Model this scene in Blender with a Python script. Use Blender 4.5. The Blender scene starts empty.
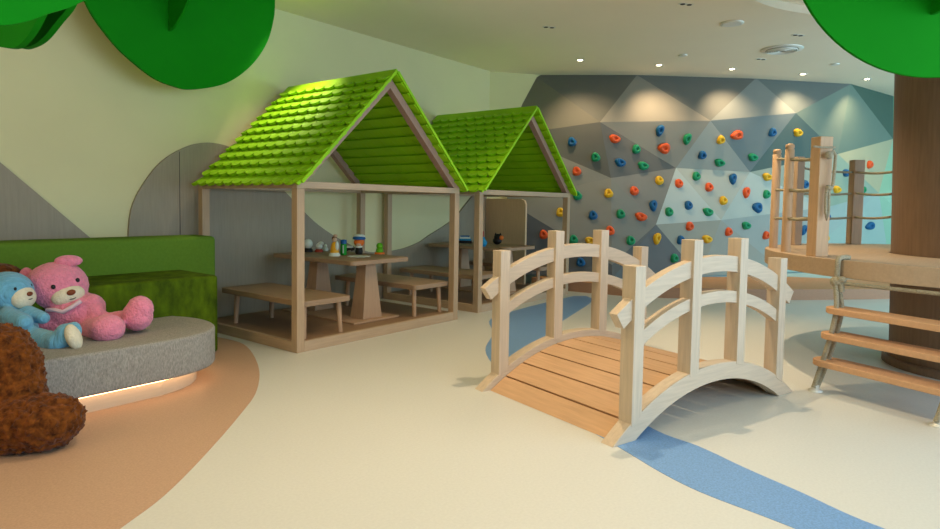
import bpy, bmesh, math, random
from mathutils import Vector, Matrix
random.seed(4)
PI = math.pi
SC = bpy.context.scene
COL = SC.collection

# ------------------------------------------------------------------ camera
F, YAW, PITCH, ROLL, YC = 630.3453, 0.6678, -0.0541, 0.0159, 237.083
CAM = Vector((0, 0, 1.5))
_f = Vector((math.cos(YAW)*math.cos(PITCH), math.sin(YAW)*math.cos(PITCH), math.sin(PITCH)))
_r = Vector((math.sin(YAW), -math.cos(YAW), 0)); _u = _r.cross(_f)
_c, _s = math.cos(ROLL), math.sin(ROLL)
CR = _c*_r + _s*_u; CU = -_s*_r + _c*_u; CF = _f
cam = bpy.data.cameras.new('camera'); camo = bpy.data.objects.new('camera', cam); COL.objects.link(camo)
cam.sensor_width = 36; cam.lens = F/940*36; cam.shift_y = (YC-264.5)/940
cam.clip_start = .05; cam.clip_end = 200
camo.matrix_world = Matrix(((CR.x, CU.x, -CF.x, CAM.x), (CR.y, CU.y, -CF.y, CAM.y), (CR.z, CU.z, -CF.z, CAM.z), (0, 0, 0, 1)))
SC.camera = camo

# ------------------------------------------------------------------ world, lights, exposure
SC.view_settings.view_transform = 'Standard'; SC.view_settings.look = 'None'
SC.view_settings.exposure = 0.0; SC.view_settings.gamma = 1.0; SC.view_settings.use_curve_mapping = False
w = bpy.data.worlds.new('world'); SC.world = w; w.use_nodes = True
w.node_tree.nodes['Background'].inputs[0].default_value = (.55, .78, 1.0, 1)
w.node_tree.nodes['Background'].inputs[1].default_value = 1.35
SC.cycles.max_bounces = 6; SC.cycles.diffuse_bounces = 4; SC.cycles.caustics_reflective = False; SC.cycles.caustics_refractive = False

def light(name, kind, loc, target, energy, color, **kw):
    l = bpy.data.lights.new(name, kind); l.energy = energy; l.color = color
    for k, v in kw.items(): setattr(l, k, v)
    o = bpy.data.objects.new(name, l); COL.objects.link(o); o.location = loc
    d = Vector(target)-Vector(loc); o.rotation_euler = d.to_track_quat('-Z', 'Y').to_euler()
    return o
WARM = (1, .76, .48); COOL = (.55, .78, 1.0)
light('window_daylight', 'AREA', (5.5, -4.6, 2.2), (5.5, 3, 1.0), 330, COOL, shape='RECTANGLE', size=9, size_y=3)
light('window_daylight_far', 'AREA', (13.5, -4.6, 2.0), (12.0, 3, 1.0), 190, (.5, .85, 1.0), shape='RECTANGLE', size=5, size_y=3)
def key(x, y, e, ang=110, rad=.06, z=3.90, col=WARM, tx=0, ty=0):
    light('ceiling_spot', 'SPOT', (x, y, z), (x+tx, y+ty, 0), e, col, spot_size=math.radians(ang), spot_blend=.9, shadow_soft_size=rad)
key(4.23, 2.14, 250, 120, .03)
key(7.15, 2.24, 360, 74, .04, tx=.25, ty=-.9)
key(6.4, 4.0, 190, 110, .4)
key(2.4, 3.2, 190, rad=.3)
key(1.0, 1.2, 150, rad=.3)
key(3.2, .2, 130, rad=.3)
key(4.62, 6.35, 170, 70, .05, col=(1, .85, .55), ty=-.05)
key(9.0, 6.2, 60, 110, .1)
light('warm_fill_left', 'AREA', (-1.6, 3.6, 2.3), (3.6, 4.2, .5), 42, (1, .72, .42), shape='RECTANGLE', size=2.5, size_y=2)  # added warm fill from the left, floating free with no fixture

# ------------------------------------------------------------------ pixel to place helpers
def ray(x, y): return CF + CR*((x-470)/F) + CU*((YC-y)/F)
def fl(x, y, z=0):
    d = ray(x, y); return CAM + d*((z-1.5)/d.z)
def atd(x, y, dist):
    d = ray(x, y); return CAM + d*dist
def on_y(x, y, Y):
    d = ray(x, y); return CAM + d*(Y/d.y)
def over(x, y, P):
    d = ray(x, y); n = Vector((CF.x, CF.y, 0)); return CAM + d*(n.dot(Vector((P[0], P[1], 0)))/n.dot(d))

# ------------------------------------------------------------------ materials
def srgb(c):
    return tuple(((v/255)/12.92 if v/255 <= .04045 else ((v/255+.055)/1.055)**2.4) for v in c)
def newmat(name):
    m = bpy.data.materials.new(name); m.use_nodes = True
    nt = m.node_tree; return m, nt, nt.nodes['Principled BSDF']
def mat(name, col, rough=.6, var=.06, scale=6, stretch=(1, 1, 1), bump=0, bscale=None, bstretch=None, spec=.3, metal=0, col2=None, sheen=0):
    m, nt, b = newmat(name); c = srgb(col); N = nt.nodes; L = nt.links
    tc = N.new('ShaderNodeTexCoord'); mp = N.new('ShaderNodeMapping'); mp.inputs['Scale'].default_value = stretch
    nz = N.new('ShaderNodeTexNoise'); nz.inputs['Scale'].default_value = scale; nz.inputs['Detail'].default_value = 5; nz.inputs['Roughness'].default_value = .6
    L.new(tc.outputs['Object'], mp.inputs[0]); L.new(mp.outputs[0], nz.inputs['Vector'])
    cr = N.new('ShaderNodeValToRGB'); cr.color_ramp.elements[0].position = .3; cr.color_ramp.elements[1].position = .7
    if col2: a, d = srgb(col2), c
    else: a = tuple(v*(1-var) for v in c); d = tuple(min(1, v*(1+var)) for v in c)
    cr.color_ramp.elements[0].color = (*a, 1); cr.color_ramp.elements[1].color = (*d, 1)
    L.new(nz.outputs[0], cr.inputs[0]); L.new(cr.outputs[0], b.inputs['Base Color'])
    b.inputs['Roughness'].default_value = rough; b.inputs['Specular IOR Level'].default_value = spec; b.inputs['Metallic'].default_value = metal
    if sheen: b.inputs['Sheen Weight'].default_value = sheen
    if bump:
        n2 = N.new('ShaderNodeTexNoise'); n2.inputs['Scale'].default_value = bscale or scale; n2.inputs['Detail'].default_value = 3
        mp2 = N.new('ShaderNodeMapping'); mp2.inputs['Scale'].default_value = bstretch or (1, 1, 1)
        L.new(tc.outputs['Object'], mp2.inputs[0]); L.new(mp2.outputs[0], n2.inputs['Vector'])
        bp = N.new('ShaderNodeBump'); bp.inputs['Strength'].default_value = bump; bp.inputs['Distance'].default_value = .02
        L.new(n2.outputs[0], bp.inputs['Height']); L.new(bp.outputs[0], b.inputs['Normal'])
    return m
def wood(name, col, axis='z', var=.10):
    st = {'x': (.6, 9, 9), 'y': (9, .6, 9), 'z': (9, 9, .6)}[axis]
    return mat(name, col, .55, var, 5, st, .08, 5, st)
def emit(name, col, s):
    m, nt, b = newmat(name); b.inputs['Emission Color'].default_value = (*srgb(col), 1); b.inputs['Emission Strength'].default_value = s
    return m

BW = (204, 184, 160)
M = {}
M['bwz'] = wood('bridge_wood_upright', BW, 'z'); M['bwx'] = wood('bridge_wood_long', BW, 'x'); M['deck'] = wood('deck_wood', (204, 164, 126), 'y', .09)
M['hwz'] = wood('house_wood_upright', (182, 154, 124), 'z'); M['hwx'] = wood('house_wood_cross', (186, 160, 132), 'x'); M['hwy'] = wood('house_wood_deep', (182, 154, 124), 'y')
M['rafter'] = wood('rafter_wood', (172, 138, 122), 'z', .07)
M['plat'] = wood('platform_wood', (150, 120, 92), 'x', .08)
M['table'] = wood('table_wood', (160, 132, 106), 'y', .08); M['tleg'] = wood('table_leg_wood', (186, 152, 122), 'z', .06)
M['green_roof'] = mat('green_shingle', (146, 204, 6), .6, .07, 3)
M['leaf'] = mat('green_leaf_board', (6, 130, 10), .8, .03, 2, spec=.15)
M['leaf_edge'] = mat('green_leaf_edge', (60, 160, 40), .6, .03, 2)
M['wall'] = mat('cream_wall_paint', (222, 214, 168), .85, .02, 1.5, spec=.1)
M['ceil'] = mat('ceiling_paint', (240, 228, 204), .9, .015, 1, spec=.1)
M['mural'] = wood('wall_panel_wood', (156, 144, 124), 'z', .07)
M['panel2'] = wood('end_panel_wood', (206, 178, 142), 'z', .06)
M['floor'] = mat('cream_vinyl', (208, 207, 199), .42, .045, 60, bump=0, spec=.45)
M['floor_o'] = mat('peach_vinyl', (188, 154, 128), .5, .10, 90, spec=.25)
M['floor_b'] = mat('blue_vinyl', (116, 156, 202), .38, .22, 90, spec=.5)
M['floor_g'] = mat('teal_vinyl', (120, 158, 172), .62, .1, 60, spec=.25)
M['sofa_g'] = mat('green_felt', (98, 132, 44), .95, .08, 40, bump=.3, bscale=200, spec=.1)
M['sofa_v'] = mat('green_velvet', (92, 116, 14), .8, .45, 9, (1, 1, .5), .3, 14, spec=.1, col2=(48, 66, 8))
M['sofa_s'] = mat('grey_tweed', (154, 150, 142), .95, .30, 120, (1, 1, .35), .4, 260, spec=.1)
M['plinth'] = wood('plinth_wood', (226, 200, 164), 'x', .04)
M['pink'] = mat('pink_plush', (238, 140, 166), .95, .14, 30, bump=.9, bscale=70, spec=.1, sheen=.3)
M['white_pl'] = mat('cream_plush', (226, 216, 190), .95, .08, 30, bump=.5, bscale=80, spec=.1)
M['blue_pl'] = mat('blue_corduroy_plush', (112, 176, 206), .95, .16, 12, (1, 6, 1), .9, 12, (2, 9, 1), spec=.1, sheen=.3)
M['brown_pl'] = mat('brown_curly_plush', (132, 74, 26), .95, .5, 22, bump=1, bscale=24, spec=.1, sheen=.1, col2=(56, 26, 8))
M['black'] = mat('black_plastic', (16, 14, 14), .3)
M['nose'] = mat('brown_nose', (120, 58, 26), .5)
M['ribbon'] = mat('pale_ribbon', (222, 196, 206), .7)
M['trunk'] = wood('trunk_wood', (124, 100, 80), 'z', .12)
M['tplat'] = wood('tree_deck_wood', (182, 156, 128), 'x', .06)
M['tpost'] = wood('tree_post_wood', (198, 162, 126), 'z', .08)
M['tpostd'] = wood('tree_post_dark_wood', (178, 152, 126), 'z', .08)
M['step'] = wood('step_wood', (208, 162, 122), 'x', .06)
M['rope'] = mat('grey_rope', (168, 158, 134), .9, .2, 60, (1, 1, 3), .8, 80)
M['curb'] = wood('curb_wood', (204, 146, 96), 'x', .05)
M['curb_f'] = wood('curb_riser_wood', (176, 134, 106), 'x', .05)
M['pad'] = mat('pale_blue_pad', (172, 200, 200), .8, .03, 4)
M['metal'] = mat('white_metal', (226, 224, 214), .4, .02, 3, metal=.3)
M['dark'] = mat('dark_fitting', (40, 38, 34), .6)
M['lampglow'] = emit('lamp_glow', (255, 236, 200), 12)
M['led'] = emit('led_glow', (255, 200, 146), 6.5)
M['coveglow'] = emit('cove_glow', (255, 232, 176), 1.6)
for n, c in dict(orange=(226, 92, 44), green=(24, 142, 96), blue=(22, 92, 142), yellow=(226, 178, 40)).items():
    M['hold_'+n] = mat(n+'_resin', c, .5, .08, 12, bump=.2, bscale=30)

# ------------------------------------------------------------------ mesh helpers
class MB:
    def __init__(s): s.v = []; s.f = []; s.m = []; s.mi = 0; s.sm = []; s.smooth = False
    def add(s, vs, fs):
        k = len(s.v); s.v += [tuple(v) for v in vs]
        for f in fs: s.f.append([i+k for i in f]); s.m.append(s.mi); s.sm.append(s.smooth)
        return s
    def box(s, x0, x1, y0, y1, z0, z1):
        return s.add([(x, y, z) for x in (x0, x1) for y in (y0, y1) for z in (z0, z1)],
                     [(0, 1, 3, 2), (4, 6, 7, 5), (0, 4, 5, 1), (2, 3, 7, 6), (0, 2, 6, 4), (1, 5, 7, 3)])
    def hexa(s, lo, hi):   # two quads, bottom and top
        return s.add(list(lo)+list(hi), [(3, 2, 1, 0), (4, 5, 6, 7), (0, 1, 5, 4), (1, 2, 6, 5), (2, 3, 7, 6), (3, 0, 4, 7)])
    def prism(s, pts, fn, a, b):   # pts 2D outline, fn(u,v,t) -> 3D
        n = len(pts)
        return s.add([fn(u, v, a) for u, v in pts]+[fn(u, v, b) for u, v in pts],
                     [list(range(n))[::-1], list(range(n, 2*n))]+[(i, (i+1) % n, n+(i+1) % n, n+i) for i in range(n)])
    def tube(s, path, r, n=10, closed=False):
        P = [Vector(p) for p in path]; rs = r if isinstance(r, (list, tuple)) else [r]*len(P)
        vs = []; up = Vector((0, 0, 1)); K = len(P); prev = None
        for i, p in enumerate(P):
            t = (P[(i+1) % K]-P[i-1]) if closed else (P[min(i+1, K-1)]-P[max(i-1, 0)])
            t.normalize()
            a = prev if prev is not None else (up if abs(t.z) < .9 else Vector((1, 0, 0)))
            a = (a-t*a.dot(t)).normalized(); prev = a; b = t.cross(a)
            vs += [p+(a*math.cos(2*PI*j/n)+b*math.sin(2*PI*j/n))*rs[i] for j in range(n)]
        fs = []
        for i in range(K if closed else K-1):
            for j in range(n):
                i2 = (i+1) % K
                fs.append((i*n+j, i*n+(j+1) % n, i2*n+(j+1) % n, i2*n+j))
        o = s.smooth; s.smooth = True; s.add(vs, fs); s.smooth = o
        if not closed:
            s.add(vs[:n], [list(range(n))[::-1]]); s.add(vs[-n:], [list(range(n))])
        return s
    def lathe(s, prof, c=(0, 0, 0), n=24, axis=Vector((0, 0, 1))):
        c = Vector(c); axis = Vector(axis).normalized(); q = axis.to_track_quat('Z', 'Y'); vs = []
        for r, z in prof:
            vs += [c+q @ Vector((r*math.cos(2*PI*j/n), r*math.sin(2*PI*j/n), z)) for j in range(n)]
        fs = [(i*n+j, i*n+(j+1) % n, (i+1)*n+(j+1) % n, (i+1)*n+j) for i in range(len(prof)-1) for j in range(n)]
        o = s.smooth; s.smooth = True; s.add(vs, fs); s.smooth = o
        k = (len(prof)-1)*n
        s.add(vs[:n], [list(range(n))[::-1]]); s.add(vs[-n:], [list(range(n))])
        return s
    def ball(s, c, r, q=None, nu=20, nv=12):
        c = Vector(c); r = Vector(r) if not isinstance(r, (int, float)) else Vector((r, r, r)); vs = []
        for i in range(1, nv):
            th = PI*i/nv
            for j in range(nu):
                ph = 2*PI*j/nu; p = Vector((r.x*math.sin(th)*math.cos(ph), r.y*math.sin(th)*math.sin(ph), r.z*math.cos(th)))
                vs.append(c+(q @ p if q else p))
        top = Vector((0, 0, r.z)); vs += [c+(q @ top if q else top), c-(q @ top if q else top)]
        fs = [(i*nu+j, (i+1)*nu+j, (i+1)*nu+(j+1) % nu, i*nu+(j+1) % nu) for i in range(nv-2) for j in range(nu)]
        T = (nv-1)*nu
        fs += [(T, j, (j+1) % nu) for j in range(nu)]+[(T+1, (nv-2)*nu+(j+1) % nu, (nv-2)*nu+j) for j in range(nu)]
        o = s.smooth; s.smooth = True; s.add(vs, fs); s.smooth = o
        return s
    def build(s, name, m, parent=None, bevel=0, loc=None, offset=None):
        me = bpy.data.meshes.new(name); o = bpy.data.objects.new(name, me); COL.objects.link(o)
        off = Vector(offset) if offset is not None else Vector((0, 0, 0))
        me.from_pydata([tuple(Vector(v)-off) for v in s.v], [], s.f)
        for mm in (m if isinstance(m, (list, tuple)) else [m]): me.materials.append(mm)
        for p, i, sm in zip(me.polygons, s.m, s.sm): p.material_index = i; p.use_smooth = sm
        b = bmesh.new(); b.from_mesh(me); bmesh.ops.recalc_face_normals(b, faces=b.faces); b.to_mesh(me); b.free()
        if parent: o.parent = parent
        if offset is not None and not parent: o.location = off
        if loc is not None: o.location = loc
        if bevel:
            md = o.modifiers.new('bevel', 'BEVEL'); md.width = bevel; md.segments = 2; md.limit_method = 'ANGLE'; md.angle_limit = .6
        return o
def box(name, m, parent, x0, x1, y0, y1, z0, z1, bevel=.004):
    return MB().box(x0, x1, y0, y1, z0, z1).build(name, m, parent, bevel)
def tag(o, label=None, cat=None, group=None, kind=None):
    if label: o['label'] = label
    if cat: o['category'] = cat
    if group: o['group'] = group
    if kind: o['kind'] = kind
    return o
def thing(name, label, cat, loc=(0, 0, 0), rz=0, group=None):
    o = bpy.data.objects.new(name, None); COL.objects.link(o); o.empty_display_size = .1
    o.location = loc; o.rotation_euler = (0, 0, rz); return tag(o, label, cat, group)
def struct(o): o['kind'] = 'structure'; return o
def dup(root, loc=None, rz=None, label=None, group=None):
    def cp(o, par):
        c = o.copy(); COL.objects.link(c)
        if par: c.parent = par
        for ch in list(o.children): cp(ch, c)
        return c
    r = cp(root, None)
    if loc is not None: r.location = loc
    if rz is not None: r.rotation_euler = (0, 0, rz)
    if label: r['label'] = label
    if group: r['group'] = group
    return r
def spline(pts, n=8, closed=True):
    out = []; K = len(pts)
    rng = range(K) if closed else range(K-1)
    for i in rng:
        g = (lambda k: pts[k % K]) if closed else (lambda k: pts[max(0, min(K-1, k))])
        p0, p1, p2, p3 = g(i-1), g(i), g(i+1), g(i+2)
        for j in range(n):
            t = j/n
            out.append(tuple(.5*((2*b)+(-a+c)*t+(2*a-5*b+4*c-d)*t*t+(-a+3*b-3*c+d)*t**3) for a, b, c, d in zip(p0, p1, p2, p3)))
    if not closed: out.append(tuple(pts[-1]))
    return out
def blob(mb, name, m, parent, voxel=.015, smooth=6, disp=0, dscale=.03):
    """merge overlapping rounded lumps into one continuous surface"""
    o = mb.build(name, m, parent)
    md = o.modifiers.new('r', 'REMESH'); md.mode = 'VOXEL'; md.voxel_size = voxel; md.use_smooth_shade = True
    sm = o.modifiers.new('s', 'SMOOTH'); sm.iterations = smooth; sm.factor = .7
    if disp:
        tx = bpy.data.textures.new('fur', 'CLOUDS'); tx.noise_scale = dscale
        d = o.modifiers.new('d', 'DISPLACE'); d.texture = tx; d.strength = disp; d.mid_level = .5
    return o

# ================================================================== SETTING
CH = 3.95
XW0, XW1, YW0, YW1 = -3.2, 18.5, -5.0, 7.1
struct(box('floor', M['floor'], None, XW0, XW1, YW0, YW1+.1, -.1, 0, 0))
TC = Vector((7.63, -.13))   # centre of the tree
def ceiling():
    b = bmesh.new(); R = 2.27; n = 64
    sq = [b.verts.new((x, y, CH)) for x, y in ((XW0, YW0), (XW1, YW0), (XW1, YW1+.1), (XW0, YW1+.1))]
    ci = [b.verts.new((TC.x+R*math.cos(2*PI*i/n), TC.y+R*math.sin(2*PI*i/n), CH)) for i in range(n)]
    ed = [b.edges.new((sq[i], sq[(i+1) % 4])) for i in range(4)]+[b.edges.new((ci[i], ci[(i+1) % n])) for i in range(n)]
    bmesh.ops.triangle_fill(b, use_beauty=True, edges=ed)
    me = bpy.data.meshes.new('ceiling'); b.to_mesh(me); b.free()
    me.materials.append(M['ceil']); o = bpy.data.objects.new('ceiling', me); COL.objects.link(o); struct(o)
    md = o.modifiers.new('s', 'SOLIDIFY'); md.thickness = .1; md.offset = -1
    for p in me.polygons:
        if p.normal.z > 0: p.flip()
    m = MB(); ring = [(R, 0), (R+.25, .06), (R+.25, .35), (0.01, .36)]
    mm = MB(); mm.lathe([(R+.002, 0), (R+.22, .03), (R+.22, .34), (.02, .345)], (TC.x, TC.y, CH+.1), 64)
    c = mm.build('trim_1', M['ceil']); struct(c)
    g = MB(); pts = [(TC.x+(R+.12)*math.cos(2*PI*i/64), TC.y+(R+.12)*math.sin(2*PI*i/64), CH+.17) for i in range(64)]
    g.lathe([(R+.19, .0), (R+.20, .0), (R+.20, .10), (R+.19, .10)], (TC.x, TC.y, CH+.12), 64) if 0 else g.add([((TC.x+(R+q[0])*math.cos(2*PI*i/64)), (TC.y+(R+q[0])*math.sin(2*PI*i/64)), CH+q[1]) for q in ((.0, .1), (.02, .34), (.05, .34), (.03, .1)) for i in range(64)], [(k*64+i, k*64+(i+1) % 64, ((k+1) % 4)*64+(i+1) % 64, ((k+1) % 4)*64+i) for k in range(4) for i in range(64)]); c2 = g.build('trim_2', M['coveglow']); struct(c2)
ceiling()
light('cove_light', 'AREA', (TC.x, TC.y, CH+.4), (TC.x, TC.y, 0), 30, (1, .85, .6), shape='DISK', size=3.4)

struct(box('wall_back', M['wall'], None, XW0, 9.52, YW1, YW1+.12, 0, CH, 0))
m = MB(); a, b_ = Vector((9.52, 7.1)), Vector((11.0, 6.0))
m.hexa([(a.x, a.y, 0), (b_.x, b_.y, 0), (b_.x+.1, b_.y+.1, 0), (a.x+.1, a.y+.12, 0)], [(a.x, a.y, CH), (b_.x, b_.y, CH), (b_.x+.1, b_.y+.1, CH), (a.x+.1, a.y+.12, CH)])
struct(m.build('wall_corner', M['wall']))
struct(box('wall_left', M['wall'], None, XW0-.12, XW0, YW0, YW1+.1, 0, CH, 0))
struct(box('wall_far', M['pad'], None, XW1-.4, XW1-.28, YW0, YW1, 0, CH, 0))

# wooden wall cladding silhouettes on the back wall
def wall_panel(n, pts, th=.03):
    m = MB(); m.prism(pts, lambda u, v, t: (u, t, v), YW1-th, YW1-.001)
    return struct(m.build('trim_%d' % n, M['mural']))
wall_panel(3, [(-3.1, .0), (2.9, 0), (2.9, .85), (1.913, 1.802), (.6, 3.05), (-.6, 3.05), (-3.1, 1.2)])
arch = spline([(3.03, .9), (3.069, 1.366), (3.231, 1.695), (3.453, 1.949), (3.80, 2.134), (4.15, 2.15), (4.55, 2.0), (4.96, 1.66), (5.359, 1.314), (5.613, 1.13), (5.972, .94), (6.5, .74), (7.09, .737), (7.55, .82), (7.913, .967), (8.3, 1.12), (8.566, 1.26), (8.80, 1.45), (8.985, 1.6), (9.3, 1.9)], 5, False)
wall_panel(4, [(3.03, 0)]+arch+[(9.45, 2.0), (9.45, 0)], .032)
MB().box(3.452, 3.458, YW1-.034, YW1-.031, .4, 1.93)
struct(box('trim_5', M['dark'], None, 3.60, 3.605, YW1-.0345, YW1-.031, .3, 2.03, 0))
# wood partition with a rounded top corner between the farther playhouse and the climbing wall
def end_panel():
    y0, y1, zt = 6.18, 7.06, 1.585
    pts = [(y1, 0), (y0, 0), (y0, zt-.1), (y0+.03, zt-.03), (y0+.1, zt), (y1, zt)]
    m = MB(); m.prism(pts, lambda u, v, t: (t, u, v), 9.42, 9.47); struct(m.build('trim_6', M['panel2']))
end_panel()

# coloured floor inlays
def inlay(n, pts, m, z=.002):
    mm = MB(); mm.prism(pts, lambda u, v, t: (u, v, t), .0003, z); return struct(mm.build('trim_%d' % n, m))
inlay(7, spline([(3.63, 6.4), (3.63, 5.828), (3.257, 4.997), (2.818, 4.338), (2.409, 3.915), (1.893, 3.445), (1.502, 3.123), (1.213, 2.949), (.6, 2.6), (-.4, 2.3)], 6, False)+[(-3.1, 2.2), (-3.1, 7.0), (3.63, 7.0)], M['floor_o'])
inlay(8, spline([(9.15, 5.02), (8.3, 5.0), (7.5, 4.95), (6.55, 4.80), (5.85, 4.25), (5.1, 3.8), (4.53, 3.2), (4.0, 2.4), (3.6, 1.64), (3.413, 1.3), (3.308, 1.04), (3.249, .73), (3.2, .4), (3.2, -.4), (3.3, -1.5)], 5, False)
      + spline([(3.6, -1.5), (3.45, -.4), (3.489, .239), (3.655, .631), (3.787, .942), (3.937, 1.248), (4.04, 1.58), (4.4, 2.1), (4.9, 2.75)]+[tuple(fl(x, y)[:2]) for x, y in ((540, 346), (550, 332), (560, 323), (575, 313), (589, 304), (592, 299), (586, 296))], 5, False), M['floor_b'])
0 and inlay(9, spline([(7.026, 1.378), (7.4, 1.5), (8.0, 1.5), (8.6, 1.25), (9.2, .7), (9.5, -.2), (9.0, -1.3), (7.6, -1.9), (6.2, -1.5), (5.35, -.7), (5.4, .1), (5.70, .45), (6.0, .75), (6.6, 1.15)], 6), M['floor_g'])

# raised soft platform in front of the climbing wall
front = [(9.60, 6.14), (9.60, 5.9), (9.61, 5.39), (9.70, 4.7), (9.83, 4.17), (10.32, 3.36), (10.94, 2.57), (11.6, 1.9), (12.5, 1.1), (13.6, .2), (15.0, -1.0), (16, -2.2)]
def curb():
    s = spline(front, 4, False); n = len(s)
    inner = []
    for i, p in enumerate(s):
        t = Vector(s[min(i+1, n-1)])-Vector(s[max(i-1, 0)]); t.normalize(); nr = Vector((-t.y, t.x))
        wv = .42+1.3*min(1, max(0, (p[0]-9.65)/.9)); wv -= 1.1*min(1, max(0, (p[0]-12.3)/1.5)); inner.append((p[0]+nr.x*wv, p[1]+nr.y*wv))
    m = MB(); m.mi = 0
    for i in range(n-1):
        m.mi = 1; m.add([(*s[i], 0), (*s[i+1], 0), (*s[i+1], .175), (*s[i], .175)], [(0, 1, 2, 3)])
        m.mi = 0; m.add([(*s[i], .175), (*s[i+1], .175), (*inner[i+1], .175), (*inner[i], .175)], [(0, 1, 2, 3)])
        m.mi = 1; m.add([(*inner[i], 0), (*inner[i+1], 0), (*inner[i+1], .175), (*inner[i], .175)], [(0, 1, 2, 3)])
    struct(m.build('trim_10', [M['curb'], M['curb_f']]))
    pts = inner+[(18.0, -2.2), (18.0, 6.8), (10.0, 6.8)]
    mm = MB(); mm.prism(pts, lambda u, v, t: (u, v, t), .0, .165); struct(mm.build('trim_11', M['pad']))
curb()

# ------------------------------------------------------------------ faceted climbing wall
def interp(tab, x):
    if x <= tab[0][0]: i = 0
    elif x >= tab[-1][0]: i = len(tab)-2
    else: i = max(k for k in range(len(tab)-1) if tab[k][0] <= x)
    (a0, b0), (a1, b1) = tab[i], tab[i+1]
    return b0+(b1-b0)*(x-a0)/(a1-a0)
TOPY = [(500, 74), (534, 75), (650, 75), (720, 77), (760, 79), (800, 81), (851, 84), (893, 96), (960, 112)]
BOTY = [(500, 283), (568, 281), (640, 277), (700, 276), (775, 273), (803, 270), (890, 268), (960, 268)]
def wall_pt(x, y, out=0.0):
    yt, yb = interp(TOPY, x), interp(BOTY, x)
    T, B = fl(x, yt, CH), fl(x, yb, .2)
    dt, db = (T-CAM).dot(CF), (B-CAM).dot(CF)
    k = (y-yt)/(yb-yt); inv = (1-k)/dt+k/db
    return atd(x, y, 1/inv-out)
V = dict(A=(534, 75, 0), B=(637, 75, 0), C=(600, 122, .30), D=(519, 135, .05), E=(676, 168, -.05), Fv=(710.5, 120.6, .30), G=(750, 172, 0), H=(756, 78, 0),
         I=(796, 113, .30), J=(851, 84, 0), K=(838, 154, .1), Mv=(893, 139, .1), N=(893, 96, 0), T=(611, 178, 0), L=(656, 224.5, .25), S=(721, 220, .12),
         Q=(879, 193, .15), W=(500, 202, .0), Y=(612, 265, .0), Wb=(500, 283, 0), Yb=(612, 279, 0), Z=(700, 276, 0), Sb=(785, 272.5, 0), Qb=(890, 268, 0),
         R1=(960, 112, 0), R2=(960, 190, 0), R3=(960, 268, 0), P=(828, 207, .15))
WP = {k: wall_pt(x, y, o) for k, (x, y, o) in V.items()}
WP['D'] = over(510, 134.8, (9.85, 6.78)); WP['W'] = over(507, 201, (9.74, 6.78)); WP['Wb'] = Vector((9.70, 6.6, .2))
FAC = [('A B C', (112, 112, 104)), ('A C D', (122, 120, 110)), ('B Fv C', (142, 138, 126)), ('B H Fv', (112, 114, 108)), ('H I Fv', (134, 138, 132)), ('H J I', (112, 120, 116)),  # facet colours combine their own paint with the light and shade on each
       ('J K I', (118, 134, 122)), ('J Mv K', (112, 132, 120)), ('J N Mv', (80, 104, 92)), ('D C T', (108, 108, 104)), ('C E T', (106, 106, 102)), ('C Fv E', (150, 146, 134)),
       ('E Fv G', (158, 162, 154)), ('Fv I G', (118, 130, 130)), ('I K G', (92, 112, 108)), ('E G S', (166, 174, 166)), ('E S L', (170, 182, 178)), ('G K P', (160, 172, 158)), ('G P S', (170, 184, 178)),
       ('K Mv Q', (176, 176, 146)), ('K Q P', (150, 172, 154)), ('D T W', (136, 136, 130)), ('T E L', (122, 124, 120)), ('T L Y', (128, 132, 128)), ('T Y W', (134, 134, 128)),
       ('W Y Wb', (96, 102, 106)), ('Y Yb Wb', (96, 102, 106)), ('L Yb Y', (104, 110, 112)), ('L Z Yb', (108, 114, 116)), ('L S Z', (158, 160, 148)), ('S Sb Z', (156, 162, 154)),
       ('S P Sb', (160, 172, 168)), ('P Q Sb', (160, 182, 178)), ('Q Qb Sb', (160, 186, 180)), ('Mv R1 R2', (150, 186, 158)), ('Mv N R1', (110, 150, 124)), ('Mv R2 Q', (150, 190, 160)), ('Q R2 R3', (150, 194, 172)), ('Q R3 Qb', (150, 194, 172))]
def climbing_wall():
    m = MB(); mats = []
    for i, (k, c) in enumerate(FAC):
        mats.append(mat('wall_facet_lit_paint', c, .8, .02, 3, spec=.15)); m.mi = i
        m.add([WP[q] for q in k.split()], [(0, 1, 2)])
    back = Vector((.25, .1, 0))
    # return edge down the left side so the wall has depth
    m.mi = 0
    for p, q in (('A', 'D'), ('D', 'W'), ('W', 'Wb')):
        m.add([WP[p], WP[q], WP[q]+back, WP[p]+back], [(0, 1, 2, 3)])
    me = bpy.data.meshes.new('climbing_wall'); o = bpy.data.objects.new('wall_climbing', me); COL.objects.link(o)
    me.from_pydata([tuple(v) for v in m.v], [], m.f)
    for x in mats: me.materials.append(x)
    for p, i in zip(me.polygons, m.m): p.material_index = i
    return struct(o)
climbing_wall()
def facet_hit(x, y):
    from mathutils.geometry import intersect_ray_tri
    best = None
    for k, c in FAC:
        a1, b1, c1 = [WP[q] for q in k.split()]
        d = ray(x, y); h = intersect_ray_tri(a1, b1, c1, d, CAM, True)
        if h is not None:
            n = (b1-a1).cross(c1-a1).normalized()
            if n.dot(d) > 0: n = -n
            if best is None or (h-CAM).length < (best[0]-CAM).length: best = (h, n)
    return best
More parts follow.
